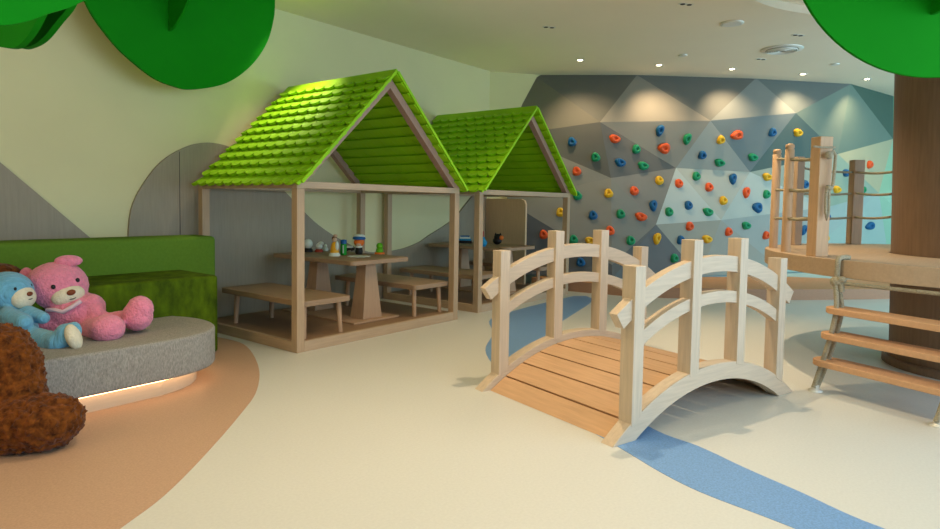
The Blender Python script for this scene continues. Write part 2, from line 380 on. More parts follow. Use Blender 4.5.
HOLDS = [(572, 142, 'blue'), (614.5, 139, 'orange', 'w'), (636, 149.5, 'green'), (595.6, 157.4, 'green'), (620, 162.7, 'blue', 'w'), (643, 166, 'green', 'w'), (576.7, 171.5, 'orange'),
         (608.5, 193.7, 'yellow'), (634, 191.4, 'orange'), (577.5, 196, 'green'), (560.5, 212.6, 'yellow'), (593, 215.6, 'blue'), (620.5, 214.4, 'green'), (641, 217, 'orange', 'w'), (653, 205.8, 'blue', 't'),
         (659, 181, 'yellow'), (659.7, 130.5, 'blue', 't'), (687, 139, 'green', 't'), (664, 148.3, 'orange', 'b'), (720.5, 140, 'yellow'), (736.8, 135.3, 'orange', 'ww'), (772, 132.5, 'blue'), (702, 155.3, 'blue'),
         (719.4, 162.7, 'green', 'w'), (752.6, 157.4, 'green', 'w'), (696, 176.6, 'green'), (678.5, 184, 'orange'), (708.8, 187.6, 'orange'), (732.5, 179, 'blue', 't'), (745.8, 192.6, 'orange', 't'),
         (723, 201, 'yellow'), (688, 205.8, 'blue'), (707.7, 212.3, 'green', 'w'), (668.7, 212.3, 'green'), (757, 207.7, 'blue', 'b'), (766.7, 177, 'yellow', 'w'), (766, 194.7, 'green'), (797.5, 132.7, 'yellow', 'w'),
         (804.6, 184.6, 'blue'), (846, 173, 'blue', 'w'), (868.9, 165, 'orange'), (836.4, 189.6, 'yellow', 'w'), (862.5, 190, 'green', 's'), (543.8, 234.7, 'orange'), (573.6, 239.8, 'green'), (591, 241.5, 'yellow', 'w'),
         (580.7, 262.4, 'blue'), (630.5, 241, 'green'), (656.6, 238.6, 'yellow', 't'), (610, 231, 'orange'), (689.3, 226.5, 'orange'), (728, 232, 'orange'), (745.8, 225.6, 'green', 'w'), (706.7, 239.3, 'yellow', 'w'),
         (680.3, 240.3, 'blue'), (674, 258.5, 'green'), (765.5, 235.5, 'orange'), (826, 218.5, 'blue', 't'), (803, 230, 'blue', 't'), (825, 238.4, 'yellow'), (869.6, 226, 'blue', 'ww')]
def hold_mesh(kind):
    rnd = random.Random(hash(kind) % 99 if False else {'n': 1, 'w': 2, 't': 3, 'b': 4, 'ww': 5, 's': 6}[kind])
    sx, sy = {'n': (.085, .08), 'w': (.115, .07), 't': (.076, .105), 'b': (.115, .105), 'ww': (.145, .08), 's': (.06, .065)}[kind]
    m = MB(); n = 22; rings = [(1, 0), (1.0, .25), (.92, .6), (.68, .95), (.34, .9), (.28, .55), (.02, .5)]
    vs = []
    w1, w2 = rnd.uniform(.05, .16), rnd.uniform(0, 6)
    for r, h in rings:
        for j in range(n):
            t = 2*PI*j/n; q = 1+w1*math.sin(2*t+w2)+.08*math.sin(3*t+w2*2)
            off = .12*(h) * sy
            vs.append((sx*r*q*math.cos(t), h*.075, sy*r*q*math.sin(t)+off))
    fs = [(i*n+j, i*n+(j+1) % n, (i+1)*n+(j+1) % n, (i+1)*n+j) for i in range(len(rings)-1) for j in range(n)]
    m.smooth = True; m.add(vs, fs); m.add(vs[:n], [list(range(n))]); m.add(vs[-n:], [list(range(n))])
    return m
ORD = ['', 'first', 'second', 'third', 'fourth', 'fifth', 'sixth', 'seventh', 'eighth', 'ninth', 'tenth', 'eleventh', 'twelfth', 'thirteenth', 'fourteenth', 'fifteenth', 'sixteenth', 'seventeenth', 'eighteenth', 'nineteenth', 'twentieth']
def holds():
    cache = {}
    hs = sorted([(h[0], h[1], h[2], h[3] if len(h) > 3 else 'n') for h in HOLDS]); cnt = {}
    for x, y, c, k in hs:
        cnt[c] = cnt.get(c, 0)+1
        hit = facet_hit(x, y)
        if hit is None: continue
        if (k, c) not in cache:
            o = hold_mesh(k).build('climbing_hold', M['hold_'+c]); cache[(k, c)] = o
        else:
            o = cache[(k, c)].copy(); COL.objects.link(o)
        h, n = hit; o.location = h-n*.006
        q = n.to_track_quat('Y', 'Z'); o.rotation_mode = 'QUATERNION'; o.rotation_quaternion = q
        oth = sorted([g for g in hs if g[:2] != (x, y) and g[2] != c], key=lambda g: math.hypot(g[0]-x, g[1]-y))[0]
        dx, dy = oth[0]-x, oth[1]-y
        rel = ('left' if dx > 0 else 'right')+' of' if abs(dx) > abs(dy) else ('above' if dy > 0 else 'below')
        form = {'n': 'rounded', 'w': 'wide', 't': 'tall', 'b': 'bulky', 'ww': 'long', 's': 'small'}[k]
        tag(o, '%s %s hold %s a nearby %s one, %s %s hold counting from left' % (form, c, rel, oth[2], ORD[cnt[c]], c), 'climbing hold', 'climbing holds on the faceted wall')
holds()

# ------------------------------------------------------------------ ceiling fittings
def downlight(x, y, label, e=9):
    p = fl(x, y, CH)
    t = thing('downlight', label, 'ceiling light', (p.x, p.y, CH), 0, 'downlights along the climbing wall')
    MB().lathe([(.045, -.004), (.075, -.006), (.08, 0)], (0, 0, 0), 24).build('trim_ring', M['metal'], t)
    MB().lathe([(.044, -.007), (.044, -.003)], (0, 0, 0), 24).build('lens', M['lampglow'], t)
    tgt = (p.x+.52, p.y+.20, 3.0)
    light('downlight_beam', 'SPOT', (p.x, p.y, CH-.03), tgt, e*12, (1, .72, .44), spot_size=math.radians(92), spot_blend=1.0, shadow_soft_size=.04)
for x, y, lb in ((580, 60, 'lit downlight at the left end, above the second playhouse side'), (659, 65, 'lit downlight second from left along the climbing wall'), (732, 69, 'lit downlight in the middle of the climbing wall row'),
                 (803, 74, 'lit downlight second from right, left of the tree trunk'), (867, 79, 'lit downlight nearest the tree trunk and big green leaf')): downlight(x, y, 'round '+lb)
for x, y, lb in ((549, 27, 'small twin dark ceiling fitting nearest the playhouse roofs'), (686, 4, 'small twin dark ceiling fitting at the top edge above the bridge'), (798, 35, 'small twin dark ceiling fitting right of the round air vent'), (761, 59, 'small twin dark ceiling fitting just below the round air vent')):
    p = fl(x, y, CH)
    t = thing('ceiling_fitting', lb, 'ceiling fitting', (p.x, p.y, CH), -.65, 'twin dark ceiling fittings')
    MB().box(-.09, .09, -.03, .03, -.006, 0).build('plate', M['metal'], t)
    for sx in (-.045, .045): MB().lathe([(.03, -.009), (.03, -.005)], (sx, 0, 0), 14).build('socket', M['dark'], t)
def vent(x, y, R, lb, slats):
    p = fl(x, y, CH); t = thing('air_vent', lb, 'air vent', (p.x, p.y, CH), 0)
    MB().lathe([(R*.8, -.02), (R, -.012), (R, 0)], (0, 0, 0), 32).build('frame', M['metal'], t)
    m = MB()
    for k in range(slats): rr = R*(.72-.62*k/slats); m.tube([(rr*math.cos(2*PI*q/32), rr*math.sin(2*PI*q/32), -.03) for q in range(32)], .010, 6, True)
    if slats:
        m.build('louvre', M['metal'], t); MB().lathe([(R*.78, -.0215), (R*.78, -.0205)], (0, 0, 0), 28).build('backing', mat('vent_grey', (150, 146, 134), .7), t)
vent(782, 49, .30, 'large round louvred air vent in the cream ceiling', 6)
vent(732, 23, .15, 'medium plain round access cover in the ceiling left of the leaf', 0)
vent(683, 55, .07, 'tiny round ceiling cover above the second lit downlight', 0)
vent(835, 64, .07, 'tiny round ceiling cover close beside the leaf edge', 0)

# ================================================================== PLAYHOUSES
HX, HY, HW, HD, HB, HR = 3.7537, 5.0961, 2.4798, 1.8487, 1.6852, 2.9132
H2X, H2Y = 6.7802, 5.1928
def roof_side(sgn):
    """one slope of lapped scalloped shingles; local x from centre, y depth, z"""
    m = MB(); half = HW/2; rise = HR-HB; ang = math.atan2(rise+.02, half)
    L = math.hypot(half, rise)+.035; NR = 12; row = L/NR; y0, y1 = -.09, HD+.02; NS = 11; sw = (y1-y0)/NS; per = 8
    ca, sa = math.cos(ang), math.sin(ang)
    def P(y, s, n): return (sgn*(s*ca+n*sa), y, HR-s*sa+n*ca)
    for k in range(NR):
        s0, s1 = k*row-.03, (k+1)*row
        if k == 0: s0 = 0.0
        cols = []
        N = NS*per+1
        off = .5*sw if k % 2 else 0
        for i in range(N):
            y = y0+(y1-y0)*i/(N-1); ph = ((y-y0+off) % sw)/sw
            dip = .050*math.sqrt(max(0, 1-(2*ph-1)**2))
            cols.append((y, s1-.022+dip))
        vs = []
        for y, sb in cols: vs += [P(y, s0, .000), P(y, sb, .052), P(y, sb, .018), P(y, s0, -.016)]
        fs = []
        for i in range(N-1):
            a4, b4 = i*4, (i+1)*4
            for j in range(4): fs.append((a4+j, a4+(j+1) % 4, b4+(j+1) % 4, b4+j))
        fs += [(0, 1, 2, 3), ((N-1)*4+3, (N-1)*4+2, (N-1)*4+1, (N-1)*4)]
        m.add(vs, fs)
    return m
def make_house(label, group=None):
    t = thing('playhouse', label, 'playhouse', (HX, HY, 0), 0, group)
    W = .09
    box('platform', M['plat'], t, .02, HW-.02, .02, HD, .0, .09, .004)
    box('sill', M['hwx'], t, W, HW-W, .0, .05, .0, .105, .004); box('sill', M['hwy'], t, 0, .05, W, HD-W, 0, .105, .004)
    for x in (0, HW-W):
        for y in (0, HD-W): box('post', M['hwz'], t, x, x+W, y, y+W, 0, HB-.068, .004)
    for y in (0, HD-W): box('beam', M['hwx'], t, 0, HW, y, y+W, HB-.068, HB, .004)
    for x in (0, HW-W): box('beam', M['hwy'], t, x, x+W, W, HD-W, HB-.068, HB, .004)
    # rafters: front pair and back pair
    half = HW/2; top = HR-.035
    for y in (0, HD-W):
        for s in (-1, 1):
            d = Vector((s*half, -(top-HB))); L = d.length; d /= L; n = Vector((-d.y*s, d.x*s))
            if n.y > 0: n = -n
            p0 = Vector((half, top)); p1 = p0+d*L
            th = .085
            m = MB(); q = [p0, p1, p1+Vector((-s*th*1.35, 0)), p0+Vector((0, -th*1.4))]
            m.prism([tuple(v) for v in q], lambda u, v, tt: (u, tt, v), y, y+W); m.build('rafter', M['rafter'], t, .003)
    for s in (-1, 1):
        r = roof_side(s).build('roof_slope', M['green_roof'], t); r.location = (half, 0, 0)
        ang = math.atan2(HR-HB+.02, half); LL = math.hypot(half, HR-HB)+.02; ca, sa = math.cos(ang), math.sin(ang)
        m = MB(); m.prism([(0, .036), (LL, .036), (LL, .004), (0, .004)], lambda u, v, tt: (half+s*(u*ca+v*sa), tt, HR-u*sa+v*ca), -.112, -.088); m.build('fascia', M['green_roof'], t, .003)
    m = MB(); m.prism([(-.085, -.055), (0, .035), (.085, -.055), (.07, -.065), (0, .0), (-.07, -.065)], lambda u, v, tt: (half+u, tt, HR+v+.012), -.095, HD+.025)
    m.build('ridge_cap', M['green_roof'], t)
    return t
h1 = make_house('nearer open timber playhouse with bright green scalloped shingle roof', 'playhouses with green roofs')
h2 = dup(h1, (H2X, H2Y, 0), 0, 'farther green-roofed timber playhouse, beside the grey climbing wall', 'playhouses with green roofs')

def bench_mb(): return None
def rrect(x0, x1, y0, y1, r, n=5):
    pts = []
    for cx, cy, a0 in ((x1-r, y1-r, 0), (x0+r, y1-r, PI/2), (x0+r, y0+r, PI), (x1-r, y0+r, 1.5*PI)):
        pts += [(cx+r*math.cos(a0+PI/2*i/n), cy+r*math.sin(a0+PI/2*i/n)) for i in range(n+1)]
    return pts
def make_bench(label, loc):
    t = thing('bench', label, 'bench', loc, 0, 'play benches in the playhouses')
    wd, ln, h = .64, 1.52, .40
    MB().prism(rrect(-wd/2, wd/2, 0, ln, .05), lambda u, v, tt: (u, v, tt), h-.058, h).build('seat', M['table'], t, .006)
    for sx in (-1, 1):
        for yy, sy in ((.11, -1), (ln-.2, 1)):
            x = sx*(wd/2-.095)
            MB().tube([(x+sx*.012, yy+sy*.02, 0), (x, yy, h-.059)], [.025, .03], 14).build('leg', M['tleg'], t)
    return t
def make_table(label, loc):
    t = thing('play_table', label, 'table', loc, 0, 'tables in the playhouses')
    h = .735
    MB().prism(rrect(-.46, .46, 0, 1.52, .05), lambda u, v, tt: (u, v, tt), h-.05, h).build('tabletop', M['table'], t, .006)
    for y in (.16, 1.06):
        b0, t0, d = .15, .075, .115
        MB().hexa([(-b0, y, .02), (b0, y, .02), (b0, y+2*d, .02), (-b0, y+2*d, .02)], [(-t0, y+.04, h-.051), (t0, y+.04, h-.051), (t0, y+2*d-.04, h-.051), (-t0, y+2*d-.04, h-.051)]).build('pedestal', M['tleg'], t, .004)
    box('base', M['tleg'], t, -.36, .36, .08, 1.44, 0, .02, .003)
    return t
ZP = .091
bn = make_bench('pale timber bench left of the table in the nearer playhouse', (4.18, 5.15, ZP))
dx, dy = H2X-HX, H2Y-HY
dup(bn, (5.86, 5.2, ZP), 0, 'pale timber bench right of the table in the nearer playhouse')
dup(bn, (4.17+dx, 5.2+dy, ZP), 0, 'bench left of the farther table, seen between two house posts')
dup(bn, (5.86+dx-.02, 5.2+dy, ZP), 0, 'bench in the farther playhouse, seen behind the bridge railing')
tb = make_table('timber pedestal table covered with small toys in the nearer playhouse', (5.14, 5.35, ZP))
dup(tb, (5.14+dx, 5.35+dy, ZP), 0, 'timber pedestal table holding black and blue toys in farther playhouse')
TZ = ZP+.735

# ------------------------------------------------------------------ toys on the tables
def cm(name, c, rough=.45): return mat(name, c, rough, .04, 10)
TM = dict(white=cm('toy_white', (222, 226, 214)), blk=cm('toy_black', (24, 22, 24)), brown=cm('toy_brown', (112, 74, 52)), yel=cm('toy_yellow', (236, 170, 36)), blu=cm('toy_blue', (34, 96, 158)),
          grn=cm('toy_green', (30, 150, 40)), org=cm('toy_orange', (238, 120, 44)), lime=cm('toy_lime', (104, 186, 30)), cyan=cm('toy_cyan', (30, 138, 186)), red=cm('toy_red', (170, 60, 44)), tan=cm('toy_tan', (204, 170, 140)))
def toy(name, label, cat, x, y, parts, s=1.0, z=None, group='small toys on the tables'):
    p = fl(x, y, TZ); s *= 1.25; t = thing(name, label, cat, (p.x, p.y, TZ+.0005), YAW, group)
    for nm, mk, fn in parts:
        m = MB(); fn(m, s); m.build(nm, TM[mk], t)
# local axes: x away from camera, y left, z up
L_ = lambda prof, c=(0, 0, 0), n=18: (lambda m, s: m.lathe([(r*s, z*s) for r, z in prof], tuple(k*s for k in c), n))
B_ = lambda c, r: (lambda m, s: m.ball(tuple(k*s for k in c), tuple(k*s for k in r), None, 16, 10))
BX = lambda a, b, c, d, e, f: (lambda m, s: m.box(a*s, b*s, c*s, d*s, e*s, f*s))
toy('figurine', 'plain white egg-shaped figurine standing left of the house post', 'figurine', 286.5, 250.5, [('body', 'white', L_([(.035, 0), (.045, .03), (.04, .07), (.028, .1), (.005, .115)])), ('head', 'white', B_((0, 0, .105), (.028, .028, .03)))])
toy('figurine', 'white-headed toy on a black base just right of the post', 'figurine', 308, 252, [('base', 'blk', L_([(.05, 0), (.05, .025), (.035, .04)])), ('head', 'white', B_((0, 0, .085), (.048, .048, .052)))])
toy('figurine', 'smaller white toy on a dark red base', 'figurine', 319, 252, [('base', 'red', L_([(.042, 0), (.042, .02), (.03, .03)])), ('body', 'white', B_((0, 0, .06), (.035, .035, .035))), ('head', 'white', B_((0, -.02, .09), (.024, .03, .022)))])
toy('figurine', 'tiny pale green-white figurine left of the yellow one', 'figurine', 325.5, 251, [('body', 'white', L_([(.028, 0), (.03, .02), (.018, .045), (.004, .05)])), ('head', 'white', B_((0, 0, .055), (.018, .018, .018)))])
toy('figurine', 'tall figurine in yellow and white robe with brown hair', 'figurine', 334.5, 256, [('base', 'white', L_([(.055, 0), (.055, .015), (.045, .03), (.02, .05)])), ('robe', 'yel', L_([(.042, .03), (.038, .08), (.03, .12), (.012, .14)])), ('sleeve', 'white', B_((-.02, -.028, .10), (.02, .018, .045))), ('head', 'tan', B_((0, 0, .16), (.024, .024, .027))), ('hair', 'brown', B_((.006, .004, .172), (.024, .026, .022))), ('bun', 'tan', B_((0, -.008, .20), (.016, .022, .014)))])
toy('bottle', 'small green bottle with blue cap beside the robed figurine', 'bottle', 343.5, 255, [('body', 'grn', L_([(.03, 0), (.032, .01), (.032, .10), (.026, .115)])), ('cap', 'blu', L_([(.03, .112), (.032, .12), (.03, .15), (.01, .155)])), ('stripe', 'white', BX(-.034, -.03, -.008, .002, .02, .1))])
toy('toy_car', 'small black toy car behind the green bottle', 'toy car', 350, 251, [('body', 'blk', BX(-.03, .03, -.05, .05, .008, .035)), ('cabin', 'white', BX(-.024, .024, -.025, .03, .035, .055)), ('wheel', 'blk', lambda m, s: m.lathe([(.012, -.034), (.012, .034)], (0, .03, .012), 12, (1, 0, 0))), ('wheel', 'blk', lambda m, s: m.lathe([(.012, -.034), (.012, .034)], (0, -.03, .012), 12, (1, 0, 0)))])
def doily(m, s):
    pts = [((.125+.014*math.cos(10*a))*math.cos(a), (.125+.014*math.cos(10*a))*math.sin(a)) for a in [2*PI*i/80 for i in range(80)]]
    m.prism(pts, lambda u, v, t: (u, v, t), 0, .006)
toy('doily', 'white scalloped doily under the blue-capped figurine', 'doily', 359, 256.5, [('cloth', 'white', doily)], .8)
TZ += .0075
toy('figurine', 'big-headed figurine with blue cap, orange face and black body', 'figurine', 359, 254, [('body', 'blk', L_([(.03, 0), (.036, .02), (.03, .055), (.02, .07)])), ('collar', 'white', B_((-.012, 0, .068), (.032, .034, .014))), ('head', 'org', B_((0, 0, .108), (.045, .05, .04))), ('chin', 'tan', B_((-.03, 0, .088), (.02, .026, .016))), ('hat', 'blu', L_([(.05, .132), (.062, .140), (.055, .156), (.03, .168), (.004, .17)])), ('hat_crown', 'white', B_((.01, 0, .163), (.05, .055, .022)))], 1.1)
TZ -= .0075
toy('figurine', 'small lime green figurine on an orange base', 'figurine', 379.5, 254, [('base', 'org', L_([(.052, 0), (.052, .014), (.045, .018)])), ('body', 'lime', L_([(.034, .017), (.038, .03), (.034, .055), (.02, .06)])), ('head', 'lime', B_((0, 0, .082), (.034, .034, .034)))])
toy('toy_box', 'stack of teal and blue toy boxes seen between the posts', 'box', 465, 243, [('box', 'blk', BX(-.06, .06, -.09, .11, 0, .035)), ('box', 'cyan', BX(-.055, .055, -.08, .08, .035, .06)), ('lid', 'white', BX(-.05, .05, -.07, .07, .06, .085)), ('lid', 'blu', BX(-.045, .045, -.06, .06, .085, .10))])
toy('vase', 'small bright blue toy vase right of the second post', 'vase', 483, 246.5, [('body', 'cyan', L_([(.03, 0), (.05, .03), (.05, .06), (.026, .09), (.018, .12)])), ('stopper', 'red', L_([(.012, .12), (.01, .19)]))])
toy('figurine', 'black cat-eared figurine with orange face on farther table', 'figurine', 498, 244.5, [('body', 'blk', B_((0, .01, .05), (.06, .06, .05))), ('head', 'blk', B_((0, 0, .095), (.05, .055, .045))), ('face', 'org', B_((-.03, -.04, .09), (.03, .032, .03))), ('ear', 'blk', L_([(.018, .12), (.003, .155)], (0, .032, 0))), ('ear', 'blk', L_([(.018, .12), (.003, .155)], (0, -.028, 0)))])
toy('toy_plate', 'small pale plate in front of the black figurine', 'plate', 505, 248.5, [('dish', 'tan', L_([(.04, 0), (.075, .012), (.08, .016), (.03, .008)]))])

# ================================================================== ARCHED BRIDGE
def bridge():
    e = Vector((.96, -.28, 0)).normalized()
    t = thing('arched_bridge', 'pale timber arched play bridge with railings and plank deck', 'bridge', (3.57, 1.66, 0), math.atan2(e.y, e.x))
    C0 = 1.075; TH = .10; Wd = 1.46
    R = 1.72; zc = .38-R
    def top(s): return zc+math.sqrt(max(0, R*R-(s-C0)**2))
    Rb = R-.125
    def arc_outline():
        up = []; lo = []
        for i in range(41):
            s = C0-1.10+2.2*i/40; z = top(s)
            if z >= -.001: up.append((s, z))
        h = math.sqrt(R*R-zc*zc); up = [(C0-h, 0)]+[p for p in up if p[1] > .003]+[(C0+h, 0)]
        hb = math.sqrt(Rb*Rb-zc*zc)
        for i in range(41):
            s = C0-hb+2*hb*i/40; lo.append((s, max(0, zc+math.sqrt(max(0, Rb*Rb-(s-C0)**2)))))
        return up+lo[::-1]
    PS = [.21, .805, 1.365, 1.925]; PT = [1.12, 1.272, 1.272, 1.105]
    for y0 in (0, Wd-TH):
        m = MB(); ol = arc_outline(); k = len(ol)//2
        # quad strip arch
        up = [(C0+(i/40*2-1)*math.sqrt(R*R-zc*zc), 0) for i in range(41)]; hb = math.sqrt(Rb*Rb-zc*zc); vs = []
        h = math.sqrt(R*R-zc*zc)
        for i in range(41):
            q = i/20-1; su = C0+h*q; sb = C0+hb*q; zu = zc+math.sqrt(max(0, R*R-(su-C0)**2)); zb = zc+math.sqrt(max(0, Rb*Rb-(sb-C0)**2))
            vs += [(su, y0, max(0, zu)), (su, y0+TH, max(0, zu)), (sb, y0+TH, max(0, zb)), (sb, y0, max(0, zb))]
        fs = [(i*4+j, i*4+(j+1) % 4, (i+1)*4+(j+1) % 4, (i+1)*4+j) for i in range(40) for j in range(4)]+[(0, 1, 2, 3), (160, 161, 162, 163)]
        m.add(vs, fs); m.build('arch_beam', M['bwx'], t, .003)
        for s, z in zip(PS, PT):
            m = MB(); sw = .049
            zb = min(top(s-sw), top(s+sw))-.03
            zl, zr = top(s-sw)-.02, top(s+sw)-.02
            m.hexa([(s-sw, y0-.004, zl), (s+sw, y0-.004, zr), (s+sw, y0+TH+.004, zr), (s-sw, y0+TH+.004, zl)], [(s-sw, y0-.004, z), (s+sw, y0-.004, z), (s+sw, y0+TH+.004, z), (s-sw, y0+TH+.004, z)])
            m.build('post', M['bwz'], t, .003)
        for nm, zt, RR, th, s0, s1, in (('handrail', 1.155, 1.85, .115, .02, 2.13), ('lower_rail', .90, 1.72, .085, .20, 1.93)):
            m = MB(); vs = []; N = 40; cz = zt-RR; a0 = math.asin((s0-C0)/RR); a1 = math.asin((s1-C0)/RR); yy0, yy1 = y0+.016, y0+TH-.016
            for i in range(N+1):
                a = a0+(a1-a0)*i/N; su, zu = C0+RR*math.sin(a), cz+RR*math.cos(a); sb, zb = C0+(RR-th)*math.sin(a), cz+(RR-th)*math.cos(a)
                vs += [(su, yy0, zu), (su, yy1, zu), (sb, yy1, zb), (sb, yy0, zb)]
            fs = [(i*4+j, i*4+(j+1) % 4, (i+1)*4+(j+1) % 4, (i+1)*4+j) for i in range(N) for j in range(4)]+[(0, 1, 2, 3), (N*4, N*4+1, N*4+2, N*4+3)]
            m.add(vs, fs); m.build(nm, M['bwx'], t, .003)
    # deck planks along the arc
    Rd = R-.055; h = math.asin(math.sqrt(Rd*Rd-zc*zc)/Rd)+.012; NP = 11
    for k in range(NP):
        a0 = -h+2*h*k/NP+.0045; a1 = -h+2*h*(k+1)/NP-.0045; m = MB(); vs = []
        for a, rr in ((a0, Rd), (a1, Rd), (a1, Rd-.028), (a0, Rd-.028)):
            vs.append((C0+rr*math.sin(a), max(.001, zc+rr*math.cos(a))))
        m.prism(vs, lambda u, v, tt: (u, tt, v), TH+.002, Wd-TH-.002); m.build('deck_plank', M['deck'], t, .002)
bridge()

# ================================================================== SOFA AND BEARS
def sofa():
    t = thing('curved_sofa', 'low sofa with grey front seat, green velvet seat and green backrest', 'sofa', (1.5, 5.6, 0))
    O = Vector((1.5, 5.6, 0))
    def slab(name, m, pts, z0, z1, bev):
        mm = MB(); mm.prism([(u-O.x, v-O.y) for u, v in pts], lambda u, v, tt: (u, v, tt), z0, z1)
        o = mm.build(name, m, t); md = o.modifiers.new('b', 'BEVEL'); md.width = bev; md.segments = 5; md.limit_method = 'ANGLE'; md.angle_limit = .8
        for p in o.data.polygons: p.use_smooth = True
        return o
    fr = spline([(-1.6, 4.95), (-.4, 4.80), (.8, 4.68), (1.6, 4.64), (2.1, 4.64), (2.42, 4.66), (2.66, 4.76), (2.82, 4.96), (2.88, 5.2), (2.86, 5.42), (2.78, 5.62)], 6, False)
    slab('grey_seat', M['sofa_s'], fr+[(-1.6, 5.62)], .14, .44, .035)
    fp = [(min(u, 9)-(.11 if u > 2.3 else 0)*1.0, v+.10) for u, v in fr[:-4]]
    slab('plinth', M['plinth'], fp+[(2.70, 5.6), (-1.6, 5.6)], 0, .139, .004)
    led = [(u, v) for u, v in fp[2:]]
    mm = MB(); mm.tube([(u-O.x+(.035 if u > 2.3 else 0), v-O.y-(.03 if u < 2.6 else .0), .128) for u, v in led], .007, 6); mm.build('led_strip', M['led'], t)
    slab('velvet_seat', M['sofa_v'], rrect(-1.6, 3.26, 5.64, 6.42, .06), .02, .765, .03)
    slab('backrest', M['sofa_g'], rrect(-1.6, 3.65, 6.37, 6.80, .05), .02, 1.10, .06)
    return t
sofa()
def aim(d, up=(0, 0, 1)):
    return Vector(d).to_track_quat('Z', 'Y')
def limb(m, p, q, r0, r1, n=7):
    p, q = Vector(p), Vector(q)
    for i in range(n+1):
        k = i/n; m.ball(p.lerp(q, k), r0+(r1-r0)*k, None, 18, 11)
def face(t, c, fdir, up, R, mz, mm_, nm, eye=.02, ms=(.5, .36)):
    """muzzle, nose and eyes set on a round head: c centre, fdir facing direction"""
    c = Vector(c); f = Vector(fdir).normalized(); u = Vector(up); u = (u-f*u.dot(f)).normalized(); s = f.cross(u)
    Q = Matrix((s, f, u)).transposed().to_quaternion()
    mp = c+f*R*.80-u*R*.30
    m = MB(); m.ball(mp, (R*ms[0], R*.38, R*ms[1]), Q); muz = m.build('muzzle', mz, t)
    m = MB(); m.ball(mp+f*R*.36+u*R*.14, (R*.15, R*.09, R*.105), Q); m.build('nose', mm_, muz)
    m = MB(); pts = [mp+f*(R*.385-abs(k)*R*.10)+s*(k*R*.26)+u*(-R*.10+abs(k)**2*R*.07) for k in [i/5-1 for i in range(11)]]
    m.tube(pts, .0035, 6); m.build('mouth', M['black'], muz)
    for k in (-1, 1):
        ep = c+(f*.86+s*.40*k+u*.16).normalized()*R*.985
        m = MB(); m.ball(ep, (R*.075, R*.05, R*.085), Q); m.build('eye', M['black'], t)
    return Q, f, u, s

# local frame on the sofa seen from the camera: right = camera right, toward = toward the camera
_d = ray(60, 290); TW = Vector((-_d.x, -_d.y, 0)).normalized(); RT = (-TW).cross(Vector((0, 0, 1))); UP = Vector((0, 0, 1))
def bp(x, y, D): return atd(x, y, D)
def pink_bear():
    base = fl(82, 330, .44); t = thing('teddy_bear', 'pink plush teddy bear with ribbon sitting on the grey sofa seat', 'teddy bear', base, 0, 'teddy bears on and by the sofa')
    D = 5.06
    m = MB(); hc = bp(57, 286, D); R = .215
    m.ball(hc, (.225, .21, .198))
    m.ball(bp(76, 312, D+.0), (.20, .19, .15)); m.ball(bp(72, 325, D+.02), (.23, .20, .14)); m.ball(bp(88, 308, D+.03), (.13, .13, .12))
    limb(m, bp(92, 303, D-.02), bp(99, 318, D-.08), .07, .06, 4)
    limb(m, bp(58, 318, D-.10), bp(44, 324, D-.16), .07, .06, 4)
    limb(m, bp(88, 330, D-.08), bp(100, 329, D-.28), .085, .09, 5); m.ball(bp(107, 328.5, D-.32), (.125, .13, .108))
    limb(m, bp(98, 322, D+.0), bp(127, 319, D-.08), .065, .075, 6); m.ball(bp(137.5, 316, D-.1), (.112, .12, .118)); m.ball(bp(140, 309, D-.1), (.098, .11, .105))
    m.v = [tuple(Vector(v)-base) for v in m.v]
    blob(m, 'body', M['pink'], t, .016, 4, .012, .02)
    fd = (TW*.93+RT*.34+UP*.02); up = UP*.93-RT*.22
    for pos, rr in ((bp(26.5, 278, D+.0), (.055, .045, .085)), (bp(68.5, 261, D+.0), (.098, .045, .048))):
        m = MB(); mx = Matrix((RT, TW, UP)).transposed().to_quaternion(); m.ball(pos-base, rr, mx); m.build('ear', M['pink'], t)
    face(t, hc-base, fd, up, R, M['white_pl'], M['nose'], 'x', ms=(.56, .36))
    m = MB(); m.tube([bp(47, 310, D-.165)-base, bp(55, 310, D-.19)-base, bp(63, 312, D-.195)-base, bp(72, 307, D-.19)-base, bp(81, 301, D-.15)-base], .017, 8); m.build('ribbon', M['ribbon'], t)
pink_bear()
